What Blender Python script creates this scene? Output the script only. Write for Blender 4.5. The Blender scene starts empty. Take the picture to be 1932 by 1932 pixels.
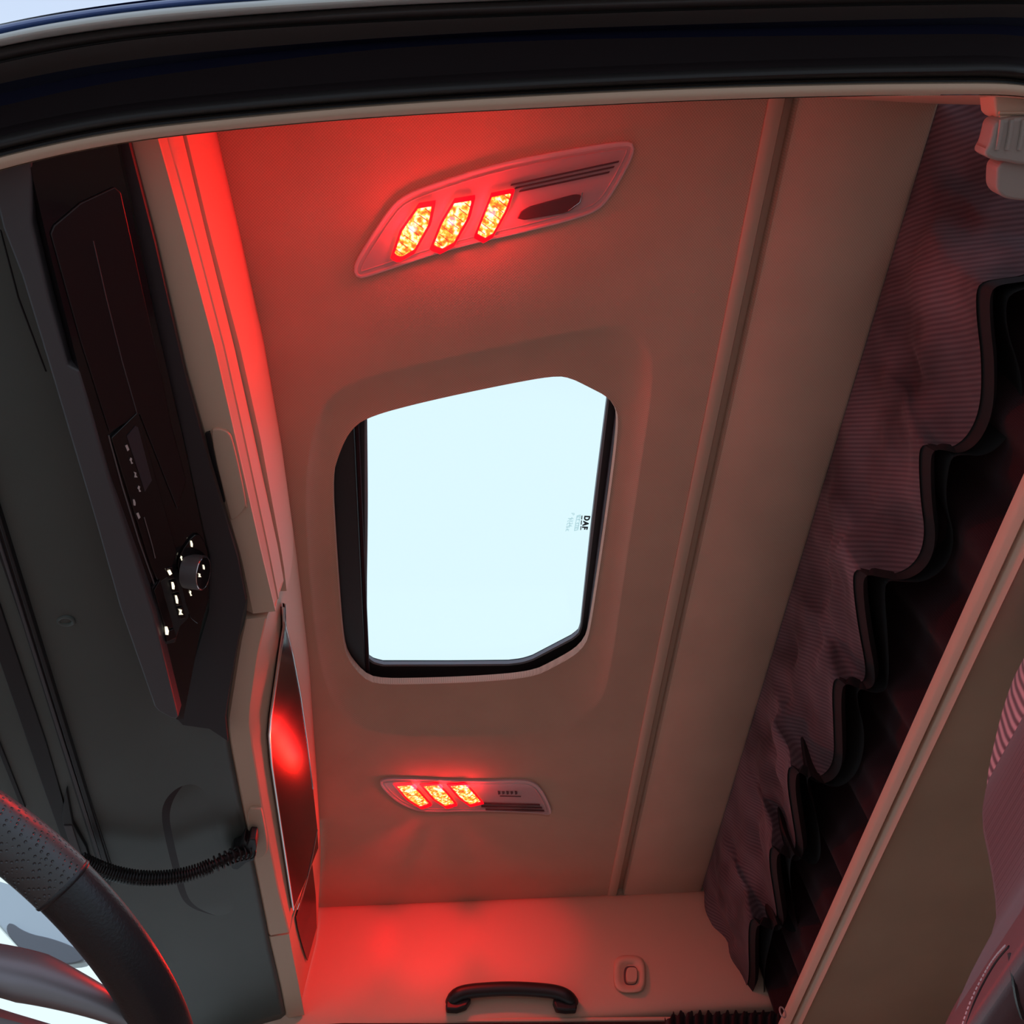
import bpy, bmesh, math, random
import numpy as np
from mathutils import Vector, Matrix, noise
random.seed(4)
S = bpy.context.scene
COL = S.collection
# ------------------------------------------------------------ camera, sky, exposure
F_PX = 1700.0; CEN = 966.0
CAM = Vector((0, 0, 0.75))          # standing in the open driver's door, looking up
_Y = Vector((-176, -2484, -1700)).normalized()
_X = Vector((1, 0, -176/1700)).normalized()
_Z = _X.cross(_Y)
ROT = Matrix((_X, _Y, _Z))          # camera -> world
cd = bpy.data.cameras.new('camera'); cd.sensor_width = 36; cd.lens = 36*F_PX/1932
cd.clip_start = .01; cd.clip_end = 200
cam = bpy.data.objects.new('camera', cd); COL.objects.link(cam)
cam.matrix_world = Matrix.Translation(CAM) @ ROT.to_4x4()
S.camera = cam
S.view_settings.view_transform = 'Standard'; S.view_settings.look = 'None'
S.view_settings.gamma = 1; S.view_settings.use_curve_mapping = False
S.view_settings.exposure = 0.0
w = bpy.data.worlds.new('sky'); S.world = w; w.use_nodes = True
nt = w.node_tree; bg = nt.nodes['Background']
tc = nt.nodes.new('ShaderNodeTexCoord'); sp = nt.nodes.new('ShaderNodeSeparateXYZ')
cr = nt.nodes.new('ShaderNodeValToRGB')
nt.links.new(tc.outputs['Generated'], sp.inputs[0]); nt.links.new(sp.outputs['Y'], cr.inputs[0]); nt.links.new(cr.outputs[0], bg.inputs[0])
e = cr.color_ramp.elements           # hazy overcast, whiter on the far side of the cab
e[0].position = .08; e[0].color = (.62, .74, .96, 1); e[1].position = .46; e[1].color = (.84, 1.02, 1.08, 1)
bg.inputs[1].default_value = 1.0

def W(u, v, x=None, y=None, z=None, plane=None):
    """the point of a real surface (x, y, z = const or a plane) that pixel (u, v) looks at"""
    d = ROT @ Vector(((u-CEN)/F_PX, (CEN-v)/F_PX, -1))
    if z is not None: t = (z-CAM.z)/d.z
    elif x is not None: t = (x-CAM.x)/d.x
    elif y is not None: t = (y-CAM.y)/d.y
    else:
        p, n = plane; t = (p-CAM).dot(n)/d.dot(n)
    return CAM + d*t
# ------------------------------------------------------------ materials
def mat(name, col, rough=.6, metal=0, spec=.5, bump=None, bscale=300, bstr=.15, var=0, vscale=8, sheen=0, coat=0):
    m = bpy.data.materials.new(name); m.use_nodes = True
    n = m.node_tree; b = n.nodes['Principled BSDF']
    b.inputs['Base Color'].default_value = (*col, 1); b.inputs['Roughness'].default_value = rough
    b.inputs['Metallic'].default_value = metal; b.inputs['Specular IOR Level'].default_value = spec
    b.inputs['Sheen Weight'].default_value = sheen; b.inputs['Coat Weight'].default_value = coat
    t = n.nodes.new('ShaderNodeTexCoord')
    if var:
        no = n.nodes.new('ShaderNodeTexNoise'); no.inputs['Scale'].default_value = vscale; no.inputs['Detail'].default_value = 3
        n.links.new(t.outputs['Object'], no.inputs['Vector'])
        r = n.nodes.new('ShaderNodeMapRange'); r.inputs[1].default_value = .3; r.inputs[2].default_value = .7
        r.inputs[3].default_value = 1-var; r.inputs[4].default_value = 1+var
        n.links.new(no.outputs['Fac'], r.inputs[0])
        h = n.nodes.new('ShaderNodeMix'); h.data_type = 'RGBA'; h.blend_type = 'MULTIPLY'; h.inputs['Factor'].default_value = 1
        h.inputs['A'].default_value = (*col, 1); n.links.new(r.outputs[0], h.inputs['B'])
        n.links.new(h.outputs['Result'], b.inputs['Base Color'])
    if bump:
        bp = n.nodes.new('ShaderNodeBump'); bp.inputs['Strength'].default_value = bstr; bp.inputs['Distance'].default_value = .001
        if bump == 'noise':
            x = n.nodes.new('ShaderNodeTexNoise'); x.inputs['Scale'].default_value = bscale
            n.links.new(t.outputs['Object'], x.inputs['Vector']); n.links.new(x.outputs['Fac'], bp.inputs['Height'])
        elif bump == 'dots':
            x = n.nodes.new('ShaderNodeTexVoronoi'); x.inputs['Scale'].default_value = bscale; x.inputs['Randomness'].default_value = .15
            n.links.new(t.outputs['Object'], x.inputs['Vector']); r = n.nodes.new('ShaderNodeMapRange'); r.inputs[1].default_value = .12; r.inputs[2].default_value = .34; n.links.new(x.outputs['Distance'], r.inputs[0]); n.links.new(r.outputs[0], bp.inputs['Height'])
        n.links.new(bp.outputs['Normal'], b.inputs['Normal'])
    return m
def weave(name, c1, c2, freq=330, rough=.85, axes=((1, 1, 0), (1, -1, 0)), sheen=0.1, bstr=.35, var=0.05):
    """two crossed sine ribs: woven cloth, its thread tone and relief"""
    m = mat(name, c1, rough, spec=.2, sheen=sheen); n = m.node_tree; b = n.nodes['Principled BSDF']
    t = n.nodes.new('ShaderNodeTexCoord'); out = []
    for a in axes:
        d = n.nodes.new('ShaderNodeVectorMath'); d.operation = 'DOT_PRODUCT'
        v = Vector(a).normalized(); d.inputs[1].default_value = v*freq*6.283
        n.links.new(t.outputs['Object'], d.inputs[0])
        s = n.nodes.new('ShaderNodeMath'); s.operation = 'SINE'; n.links.new(d.outputs['Value'], s.inputs[0]); out.append(s)
    ad = out[0]
    if len(out) > 1:
        ad = n.nodes.new('ShaderNodeMath'); ad.operation = 'MULTIPLY'
        n.links.new(out[0].outputs[0], ad.inputs[0]); n.links.new(out[1].outputs[0], ad.inputs[1])
    r = n.nodes.new('ShaderNodeMapRange'); r.inputs[1].default_value = -.8; r.inputs[2].default_value = .8
    n.links.new(ad.outputs[0], r.inputs[0])
    mixc = n.nodes.new('ShaderNodeMix'); mixc.data_type = 'RGBA'; mixc.inputs['A'].default_value = (*c1, 1); mixc.inputs['B'].default_value = (*c2, 1)
    n.links.new(r.outputs[0], mixc.inputs['Factor'])
    no = n.nodes.new('ShaderNodeTexNoise'); no.inputs['Scale'].default_value = 7
    n.links.new(t.outputs['Object'], no.inputs['Vector'])
    r2 = n.nodes.new('ShaderNodeMapRange'); r2.inputs[1].default_value = .3; r2.inputs[2].default_value = .7; r2.inputs[3].default_value = 1-var; r2.inputs[4].default_value = 1+var
    n.links.new(no.outputs['Fac'], r2.inputs[0])
    h = n.nodes.new('ShaderNodeMix'); h.data_type = 'RGBA'; h.blend_type = 'MULTIPLY'; h.inputs['Factor'].default_value = 1
    n.links.new(mixc.outputs['Result'], h.inputs['A']); n.links.new(r2.outputs[0], h.inputs['B'])
    n.links.new(h.outputs['Result'], b.inputs['Base Color'])
    bp = n.nodes.new('ShaderNodeBump'); bp.inputs['Strength'].default_value = bstr; bp.inputs['Distance'].default_value = .0006
    n.links.new(r.outputs[0], bp.inputs['Height']); n.links.new(bp.outputs['Normal'], b.inputs['Normal'])
    return m
def emis(name, col, s):
    m = bpy.data.materials.new(name); m.use_nodes = True; b = m.node_tree.nodes['Principled BSDF']
    b.inputs['Base Color'].default_value = (*col, 1); b.inputs['Emission Color'].default_value = (*col, 1); b.inputs['Emission Strength'].default_value = s
    return m
def clear(name, tint, gloss=.07, rough=.03):
    m = bpy.data.materials.new(name); m.use_nodes = True; n = m.node_tree; n.nodes.clear()
    o = n.nodes.new('ShaderNodeOutputMaterial'); tr = n.nodes.new('ShaderNodeBsdfTransparent'); tr.inputs[0].default_value = (*tint, 1)
    g = n.nodes.new('ShaderNodeBsdfGlossy'); g.inputs['Roughness'].default_value = rough
    mm = n.nodes.new('ShaderNodeMixShader'); mm.inputs[0].default_value = gloss
    n.links.new(tr.outputs[0], mm.inputs[1]); n.links.new(g.outputs[0], mm.inputs[2]); n.links.new(mm.outputs[0], o.inputs[0])
    return m
BEIGE = (.66, .45, .32)
M = dict(
    liner=weave('headliner_cloth', (.52, .335, .235), (.64, .42, .30), freq=200, axes=((1, 0, 0), (0, 1, 0))),
    liner_b=weave('rear_headliner_cloth', (.58, .385, .275), (.66, .44, .32), freq=200, axes=((1, 0, 0), (0, 1, 0))),
    beige=mat('beige_plastic', BEIGE, .55, bump='noise', bscale=900, bstr=.08),
    beige_s=mat('beige_soft', (.62, .42, .30), .6, bump='noise', bscale=900, bstr=.08),
    olive=mat('bunk_vinyl', (.55, .48, .34), .45, var=.08, vscale=4),
    green=mat('dark_grey_green_plastic', (.085, .098, .088), .38, bump='noise', bscale=1200, bstr=.1, var=.08, vscale=5),
    plum=mat('dark_plum_plastic', (.026, .017, .019), .6, bump='noise', bscale=900, bstr=.1),  # plum band's colour, reused to darken the shaded side of the moulded bump
    bezel=mat('grey_bezel_plastic', (.075, .066, .070), .5, bump='noise', bscale=900, bstr=.1),
    black=mat('black_plastic', (.012, .011, .012), .45),
    gloss=mat('gloss_black', (.008, .006, .007), .12, coat=.3),
    flap=mat('locker_flap', (.016, .006, .007), .35),
    lcd=mat('dull_display', (.05, .038, .045), .3),
    flange=mat('outer_flange', (.040, .034, .031), .5),
    rubber=mat('door_seal_rubber', (.015, .012, .012), .45, spec=.4),
    jamb=mat('painted_jamb', (.008, .009, .024), .3, coat=.1),
    brown=mat('jamb_trim', (.013, .008, .009), .75, spec=.12),
    blue=mat('blue_paint', (.02, .06, .22), .3, coat=.5),
    pale=mat('pale_weatherstrip', (.62, .62, .58), .35),
    chrome=mat('chrome', (.82, .80, .80), .16, 1),
    hatchglass=clear('tinted_hatch_glass', (.95, .985, .99), .02),
    glass=clear('window_glass', (.93, .985, 1.0), .03),
    lens=clear('lamp_lens', (.97, .93, .93), .06, .08),
    lamp=mat('lamp_body', (.72, .58, .55), .4),
    lampdark=mat('lamp_louvre', (.12, .07, .07), .5),
    darkglass=mat('smoked_door', (.016, .002, .003), .24, spec=.35),
    curtain=weave('curtain_cloth', (.080, .065, .074), (.125, .104, .114), freq=125, axes=((0, .85, -.5),), sheen=.08, var=.42),  # strong var paints the patchy light that comes through the cloth
    hem=mat('black_lining', (.008, .006, .006), .8),
    lining=weave('dark_red_lining', (.022, .007, .009), (.032, .012, .014), freq=220, axes=((0, 1, 1), (0, 1, -1)), sheen=.05),
    leather=mat('black_leather', (.018, .017, .018), .38, bump='noise', bscale=500, bstr=.25),
    perf=mat('perforated_leather', (.065, .062, .060), .36, bump='dots', bscale=330, bstr=1.0),
    silver=mat('satin_silver_plastic', (.23, .20, .20), .35, .5),
    seat=weave('seat_cloth', (.080, .032, .034), (.115, .058, .058), freq=170, axes=((1, 0, 1), (1, 0, -1)), sheen=.2),
    stripe=weave('striped_seat_cloth', (.09, .02, .026), (.50, .33, .34), freq=85, axes=((0, .8, -.57),), sheen=.2),
    seatlea=mat('seat_leatherette', (.13, .075, .08), .5, bump='noise', bscale=400, bstr=.2),
    thread=mat('white_thread', (.62, .52, .50), .7),
    icon=emis('lit_symbol', (1, .90, .66), 1.3),
    dim=emis('faint_symbol', (.22, .17, .17), .35),
    asphalt=mat('concrete_yard', (.54, .52, .48), .9, bump='noise', bscale=60, bstr=.4, var=.15),
    mirror=mat('mirror_glass', (.62, .70, .70), .15, .3),
    whitepl=mat('off_white_fitting', (.38, .32, .28), .5),
    print_=mat('glass_print', (.02, .04, .05), .6),
    print2=clear('faint_glass_print', (.80, .86, .86), 0),
    gasket=mat('grey_gasket', (.20, .21, .22), .6),
    shell=mat('cab_shell', (.44, .34, .26), .6),
)
def led_mat():
    m = bpy.data.materials.new('led_strip'); m.use_nodes = True; n = m.node_tree; b = n.nodes['Principled BSDF']
    t = n.nodes.new('ShaderNodeTexCoord'); no = n.nodes.new('ShaderNodeTexNoise'); no.inputs['Scale'].default_value = 130; no.inputs['Detail'].default_value = 4
    n.links.new(t.outputs['Object'], no.inputs['Vector'])
    r = n.nodes.new('ShaderNodeValToRGB'); e = r.color_ramp.elements
    e[0].position = .38; e[0].color = (1, .10, .01, 1); e[1].position = .62; e[1].color = (1, .88, .50, 1)
    k = r.color_ramp.elements.new(.5); k.color = (1, .40, .03, 1)
    n.links.new(no.outputs['Fac'], r.inputs[0]); n.links.new(r.outputs[0], b.inputs['Emission Color']); b.inputs['Emission Strength'].default_value = 2.3
    b.inputs['Base Color'].default_value = (.3, .02, .02, 1)
    return m
M['led'] = led_mat()
M['redhot'] = emis('red_reflector', (1, .0, .015), .9)
# ------------------------------------------------------------ object helpers
def obj(name, bm, m, parent=None, smooth=True, solid=0, off=-1, bevel=0, sub=0, ang=40):
    me = bpy.data.meshes.new(name)
    if isinstance(bm, bmesh.types.BMesh):
        bm.to_mesh(me); bm.free()
    else: me.from_pydata([tuple(p) for p in bm[0]], [], bm[1])
    o = bpy.data.objects.new(name, me); COL.objects.link(o)
    me.materials.append(M[m] if isinstance(m, str) else m)
    if solid:
        s = o.modifiers.new('solid', 'SOLIDIFY'); s.thickness = solid; s.offset = off
    if bevel:
        b = o.modifiers.new('bevel', 'BEVEL'); b.width = bevel; b.segments = 3; b.limit_method = 'ANGLE'; b.angle_limit = math.radians(35)
    if sub:
        b = o.modifiers.new('sub', 'SUBSURF'); b.levels = b.render_levels = sub
    if smooth:
        for p in me.polygons: p.use_smooth = True
        try:
            me.set_sharp_from_angle(angle=math.radians(ang))
        except Exception: pass
    if parent is not None:
        o.parent = parent; o.matrix_parent_inverse = parent.matrix_world.inverted()
    return o
def thing(name, label, cat, loc=(0, 0, 0), group=None):
    o = bpy.data.objects.new(name, None); COL.objects.link(o); o.location = loc
    o.matrix_world = Matrix.Translation(loc); o.empty_display_size = .02
    o['label'] = label; o['category'] = cat
    if group: o['group'] = group
    return o
def tag(o, label, cat, group=None):
    o['label'] = label; o['category'] = cat
    if group: o['group'] = group
    return o
def struct(o, label=None, cat=None):
    o['kind'] = 'structure'
    if label: o['label'] = label
    if cat: o['category'] = cat
    return o
def grid(lines, closed=False):
    n = len(lines[0]); v = [p for l in lines for p in l]; f = []
    for i in range(len(lines)-1):
        for j in range(n if closed else n-1):
            k = (j+1) % n
            f.append((i*n+j, i*n+k, (i+1)*n+k, (i+1)*n+j))
    return v, f
def chaikin(p, it=2, closed=True):
    p = [Vector(q) for q in p]
    for _ in range(it):
        q = []; n = len(p)
        for i in range(n if closed else n-1):
            a, b = p[i], p[(i+1) % n]; q += [a*.75+b*.25, a*.25+b*.75]
        if not closed: q = [p[0]]+q+[p[-1]]
        p = q
    return p
def resample(p, n, closed=False):
    p = [Vector(q) for q in p]
    if closed: p = p+[p[0]]
    L = [0]
    for a, b in zip(p, p[1:]): L.append(L[-1]+(b-a).length)
    out = []; k = 0
    for i in range(n):
        s = L[-1]*i/(n if closed else n-1)
        while k < len(L)-2 and L[k+1] < s: k += 1
        t = (s-L[k])/max(1e-9, L[k+1]-L[k]); out.append(p[k].lerp(p[k+1], min(1, t)))
    return out
def plate(pts, vec):
    """closed outline extruded by vec into a slab"""
    bm = bmesh.new(); vec = Vector(vec)
    a = [bm.verts.new(p) for p in pts]; b = [bm.verts.new(Vector(p)+vec) for p in pts]
    n = len(a); bm.faces.new(a); bm.faces.new(b[::-1])
    for i in range(n): bm.faces.new((a[i], b[i], b[(i+1) % n], a[(i+1) % n]))
    bmesh.ops.recalc_face_normals(bm, faces=bm.faces); return bm
def frame(outer, inner, vec):
    """a ring slab between two outlines of equal length"""
    vec = Vector(vec); v = []; f = []; n = len(outer)
    for ring in (outer, inner): v += [Vector(p) for p in ring]+[Vector(p)+vec for p in ring]
    for i in range(n):
        k = (i+1) % n
        f += [(i, k, 2*n+k, 2*n+i), (n+i, 3*n+i, 3*n+k, n+k), (i, n+i, n+k, k), (2*n+i, 2*n+k, 3*n+k, 3*n+i)]
    bm = bmesh.new(); vs = [bm.verts.new(p) for p in v]
    for q in f: bm.faces.new([vs[i] for i in q])
    bmesh.ops.recalc_face_normals(bm, faces=bm.faces); return bm
def tube(path, r, seg=12, closed=False, bm=None, radii=None, flat=1.0, upv=None):
    bm = bm or bmesh.new(); path = [Vector(p) for p in path]; n = len(path); rings = []
    prev = None
    for i, p in enumerate(path):
        a = path[(i-1) % n] if (closed or i) else p; b = path[(i+1) % n] if (closed or i < n-1) else p
        t = (b-a).normalized()
        u = upv or Vector((0, 0, 1))
        if prev is not None: u = prev
        x = (u-t*u.dot(t))
        if x.length < 1e-5: x = Vector((1, 0, 0))-t*t.x
        x.normalize(); y = t.cross(x); prev = x
        rr = radii[i] if radii else r
        rings.append([bm.verts.new(p+x*rr*math.cos(6.28318*k/seg)+y*rr*flat*math.sin(6.28318*k/seg)) for k in range(seg)])
    for i in range(n if closed else n-1):
        A, B = rings[i], rings[(i+1) % n]
        for k in range(seg): bm.faces.new((A[k], A[(k+1) % seg], B[(k+1) % seg], B[k]))
    if not closed: bm.faces.new(rings[0][::-1]); bm.faces.new(rings[-1])
    bmesh.ops.recalc_face_normals(bm, faces=bm.faces); return bm
def box(x0, x1, y0, y1, z0, z1):
    return plate([(x0, y0, z0), (x1, y0, z0), (x1, y1, z0), (x0, y1, z0)], (0, 0, z1-z0))
def px(pts, **k): return [W(u, v, **k) for u, v in pts]
class Ln:
    """a long edge running across the cab: pixels with heights -> X and Z as functions of Y"""
    def __init__(s, pts, z=None):
        P = [W(q[0], q[1], z=(q[2] if len(q) > 2 else z)) for q in pts]
        P.sort(key=lambda p: p.y); s.y = [p.y for p in P]; s.x = [p.x for p in P]; s.z = [p.z for p in P]
        if len(s.y) > 2:                      # gentle smoothing by resampling with a cubic-like ease
            pass
    def at(s, y):
        ys = s.y
        if y <= ys[0]: i = 0
        elif y >= ys[-1]: i = len(ys)-2
        else: i = max(k for k in range(len(ys)-1) if ys[k] <= y)
        t = (y-ys[i])/max(1e-9, ys[i+1]-ys[i])
        if y < ys[0] or y > ys[-1]:
            t = max(-.5, min(1.5, t))
        return Vector((s.x[i]+(s.x[i+1]-s.x[i])*t, y, s.z[i]+(s.z[i+1]-s.z[i])*t))
    def run(s, Y): return [s.at(y) for y in Y]
def lins(a, b, n): return [a+(b-a)*i/(n-1) for i in range(n)]
ZC = 2.2; YN = .20; YF = 2.30
DOWN = Vector((0, 0, -1))

# ============================================================ THE SETTING
# ---- ceiling: front headliner with the dished roof-hatch opening
C0 = Vector(W(905, 1000, z=ZC))
L0 = [(572, 900), (598, 770), (640, 728), (700, 705), (900, 660), (1130, 612), (1195, 612), (1232, 650), (1234, 720), (1215, 850), (1180, 1080), (1150, 1290), (1125, 1345), (1040, 1385), (860, 1392), (700, 1388), (640, 1350), (602, 1270), (580, 1080)]
L1 = [(627, 900), (640, 855), (660, 812), (692, 786), (800, 757), (950, 725), (1045, 708), (1075, 712), (1110, 730), (1146, 748), (1162, 770), (1166, 795), (1157, 880), (1135, 1040), (1112, 1190), (1104, 1213), (1085, 1233), (1045, 1255), (1005, 1275), (900, 1284), (780, 1288), (715, 1288), (690, 1280), (668, 1256), (652, 1232), (645, 1180), (634, 1030)]
N = 160
def polar(pts, c, n):
    """outline resampled by direction from c, so that nested outlines bridge cleanly"""
    q = resample(chaikin(pts, 2), 600, True); out = []
    for i in range(n):
        a = 6.28318*i/n-3.14159
        out.append(min(q, key=lambda p: abs(math.remainder(math.atan2(p.y-c.y, p.x-c.x)-a, 6.2831853))))
    return out
P0 = polar(px(L0, z=ZC), C0, N); P1 = polar(px(L1, z=ZC+.025), C0, N)
bm = bmesh.new()
XS = .530
rect = []
x0, x1, y0, y1 = -.45, XS, YN, 2.34
for a, b, n in (((x0, y0), (x1, y0), 24), ((x1, y0), (x1, y1), 40), ((x1, y1), (x0, y1), 24), ((x0, y1), (x0, y0), 40)):
    rect += [Vector((a[0]+(b[0]-a[0])*i/n, a[1]+(b[1]-a[1])*i/n, ZC)) for i in range(n)]
ev = [bm.verts.new(p) for p in rect]; ed = [bm.edges.new((ev[i], ev[(i+1) % len(ev)])) for i in range(len(ev))]
rings = []
prof = [(0, 0), (.04, .0006), (.10, .003), (.2, .0085), (.5, .0165), (.8, .0215), (.90, .0225), (.96, .0215), (.99, .021), (1.0, .025)]
for t, dz in prof:
    rings.append([bm.verts.new(Vector((P0[i].x+(P1[i].x-P0[i].x)*t, P0[i].y+(P1[i].y-P0[i].y)*t, ZC+dz))) for i in range(N)])
rings.append([bm.verts.new(Vector((p.x*1.0, p.y, ZC+.040))) for p in P1])
for A, B in zip(rings, rings[1:]):
    for i in range(N): bm.faces.new((A[i], A[(i+1) % N], B[(i+1) % N], B[i]))
e0 = [bm.edges.get((rings[0][i], rings[0][(i+1) % N])) for i in range(N)]
bmesh.ops.triangle_fill(bm, edges=ed+e0, use_beauty=True)
bmesh.ops.recalc_face_normals(bm, faces=bm.faces)
ceil = struct(obj('ceiling', bm, 'liner', ang=60), 'beige woven headliner dished around the roof hatch')
# bead and groove between the two headliner panels, then the rear panel
Ys = [YN, 2.34]
def xstrip(xz, ys=Ys): return grid([[Vector((x, y, z)) for y in ys] for x, z in xz])
yg = lins(YN, 2.325, 2)
struct(obj('trim_1', xstrip([(.530, 2.206), (.5305, 2.1975), (.533, 2.1955), (.545, 2.194), (.555, 2.1965), (.558, 2.202), (.558, 2.222), (.577, 2.222), (.577, 2.197)], [YN, 2.318]), 'beige_s', ceil))
ob = obj('rear_panel', xstrip([(.576, 2.215), (.577, 2.1985), (.583, 2.1955), (.70, 2.1955), (.795, 2.1975), (.803, 2.202), (.803, 2.23)]), 'liner_b', ceil)
ob = obj('compartment_roof', box(.80, 1.45, YN, 2.34, 2.21, 2.23), 'shell', ceil)
ob = obj('front_roof', box(-1.3, -.44, .55, 1.70, 2.2, 2.22), 'shell', ceil)

hx0, hx1, hy0, hy1 = C0.x-.30, C0.x+.33, C0.y-.48, C0.y+.48
for a in ((-.45, 1.48, YN-.02, hy0), (-1.3, -.45, .55, 1.70), (-.45, 1.48, hy1, 2.36), (-.45, hx0, hy0, hy1), (hx1, 1.48, hy0, hy1)):
    obj('roof_skin', box(a[0], a[1], a[2], a[3], 2.235, 2.262), 'shell', ceil, smooth=False)
# ---- roof hatch: frame, tinted pane, blind cassette
win = thing('window_1', 'open-view roof hatch of pale sky set in the headliner', 'window', C0); win['kind'] = 'structure'; del win['category']
ZG = ZC+.062
G = [(688, 600), (1175, 600), (1150, 748), (1122, 985), (1098, 1185), (1093, 1198), (1080, 1208), (1005, 1247), (985, 1253), (960, 1256), (850, 1257), (720, 1257), (700, 1251), (690, 1240), (688, 1100)]
Gp = resample(px(G, z=ZG), 220, True)
big = []
for p in Gp:
    d = Vector((p.x-C0.x, p.y-C0.y, 0)); s = min(.36/max(abs(d.x), 1e-6), .50/max(abs(d.y), 1e-6)); q = Vector((C0.x+d.x*s, C0.y+d.y*s, ZG)); big.append(q)
obj('hatch_frame', frame(big, Gp, (0, 0, .02)), 'black', win, smooth=False)
gin = []
for p in Gp:
    c = Vector((C0.x, C0.y, ZG)); gin.append(p+(c-p).normalized()*.006)
obj('gasket', frame(Gp, gin, (0, 0, .010)), 'gasket', win, smooth=False)
obj('pane', plate([p+Vector((0, 0, .012)) for p in big], (0, 0, .004)), 'hatchglass', win, smooth=False)
# recess walls: front blind cassette on the left, side rails
def wallbox(name, x0, x1, y0, y1, z0, z1, m): return obj(name, box(x0, x1, y0, y1, z0, z1), m, win, bevel=.002)
xl = W(690, 1000, z=ZG).x; 
obj('blind_cassette', box(xl-.09, xl-.012, .70, 1.62, ZC+.043, ZG-.001), 'black', win, bevel=.004)
obj('blind', box(xl-.012, xl-.004, .70, 1.62, ZC+.05, ZG+.004), 'lining', win, bevel=.002)
a, b = W(1166, 795, z=ZC+.041), W(1112, 1200, z=ZC+.041)
obj('side_rail', plate([a+Vector((-.004, -.1, 0)), b+Vector((-.004, .0, 0)), b+Vector((.012, .0, 0)), a+Vector((.012, -.1, 0))], (0, 0, .019)), 'bezel', win, bevel=.002)
# printed glass marks, seen from inside (back to front)
def text(s, size, m, name, ext=.0006, off=0):
    cu = bpy.data.curves.new(name, 'FONT'); cu.body = s; cu.size = size; cu.extrude = ext; cu.offset = off; cu.space_character = 1.25; cu.align_x = 'CENTER'; cu.align_y = 'CENTER'
    o = bpy.data.objects.new(name, cu); COL.objects.link(o); bpy.context.view_layer.update()
    me = bpy.data.meshes.new_from_object(o); bpy.data.objects.remove(o)
    o = bpy.data.objects.new(name, me); COL.objects.link(o); me.materials.clear(); me.materials.append(M[m]); return o
def place(o, c, xd, yd, parent):
    xd = Vector(xd).normalized(); yd = (Vector(yd)-xd*Vector(yd).dot(xd)).normalized(); z = xd.cross(yd)
    R = Matrix((xd, yd, z)).transposed().to_4x4(); o.matrix_world = Matrix.Translation(c) @ R
    if parent is not None:
        o.parent = parent; o.matrix_parent_inverse = parent.matrix_world.inverted()
    return o
zt = ZG+.0105
D1, D2 = W(1101, 975, z=zt), W(1098, 1000, z=zt)
tdir = (W(1097, 1000, z=zt)-W(1103, 972, z=zt)); side = (W(1110, 985, z=zt)-W(1090, 983, z=zt))
o = text('DAF', .0165, 'print_', 'glass_mark', off=.0007); place(o, W(1105, 986, z=zt), tdir, side, win); 
for v0, v1 in ((973, 980), (982, 990), (993, 1000)):
    p = px([(1097.3-(v0-972)*.09, v0), (1099-(v0-972)*.09, v0), (1099-(v1-972)*.09, v1), (1097.3-(v1-972)*.09, v1)], z=zt); obj('glass_mark_bar', plate(p, (0, 0, .0006)), 'print_', win, smooth=False)
p = px([(1088, 973), (1096, 971), (1091, 1000), (1083, 1002)], z=zt); q = px([(1089.3, 974.3), (1094.4, 973), (1089.6, 998.7), (1084.6, 1000.3)], z=zt)
obj('glass_mark_box', frame(p, q, (0, 0, .0006)), 'print2', win, smooth=False)
o = text('E4 43R', .0095, 'print2', 'glass_mark'); place(o, W(1089.5, 986, z=zt), tdir, side, win)
o = text('P 4326', .0105, 'print2', 'glass_mark'); place(o, W(1078, 981, z=zt), tdir, side, win)
o = text('FcC6K', .0105, 'print2', 'glass_mark'); place(o, W(1072, 990, z=zt), tdir, side, win)

# ---- passenger-side wall with its grab handle and coat hook below
zb = W(1000, 1921, y=YF).z
wallpts = [(-.64, YF), (-.3, YF-.004), (.2, YF), (.9, YF), (1.45, YF)]
rows = []
for z, dy in ((2.23, .02), (2.203, .018), (2.196, .006), (2.17, 0), (2.06, -.004), (1.98, -.004), (zb+.02, .0), (zb, .012), (zb-.004, .03)):
    rows.append([Vector((x, y+dy, z)) for x, y in wallpts])
farw = struct(obj('wall_far', grid(rows), 'beige', sub=2, ang=70), 'beige moulded side wall above the passenger door')
zbb = zb
obj('door_header', tube([W(u, v, y=YF+.012) for u, v in ((250, 1862), (310, 1868), (365, 1886), (410, 1901), (470, 1911), (560, 1921), (800, 1926), (1000, 1925), (1240, 1923), (1500, 1923), (1900, 1923))], .0055, 8), 'beige', farw)
obj('door_seal', tube([W(u, v, y=YF+.014) for u, v in ((240, 1872), (310, 1880), (365, 1900), (410, 1916), (470, 1926), (560, 1936), (800, 1941), (1000, 1940), (1240, 1938), (1500, 1938), (1900, 1938))], .012, 10), 'rubber', farw)
obj('far_door', box(-1.3, 1.45, YF+.03, YF+.06, .25, .95), 'shell', farw)
obj('far_door_rail', box(-1.3, 1.45, YF+.03, YF+.06, zb-.10, zb+.02), 'black', farw)
obj('far_rear_post', box(.60, 1.45, YF+.03, YF+.06, .9, 1.85), 'shell', farw)
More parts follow.
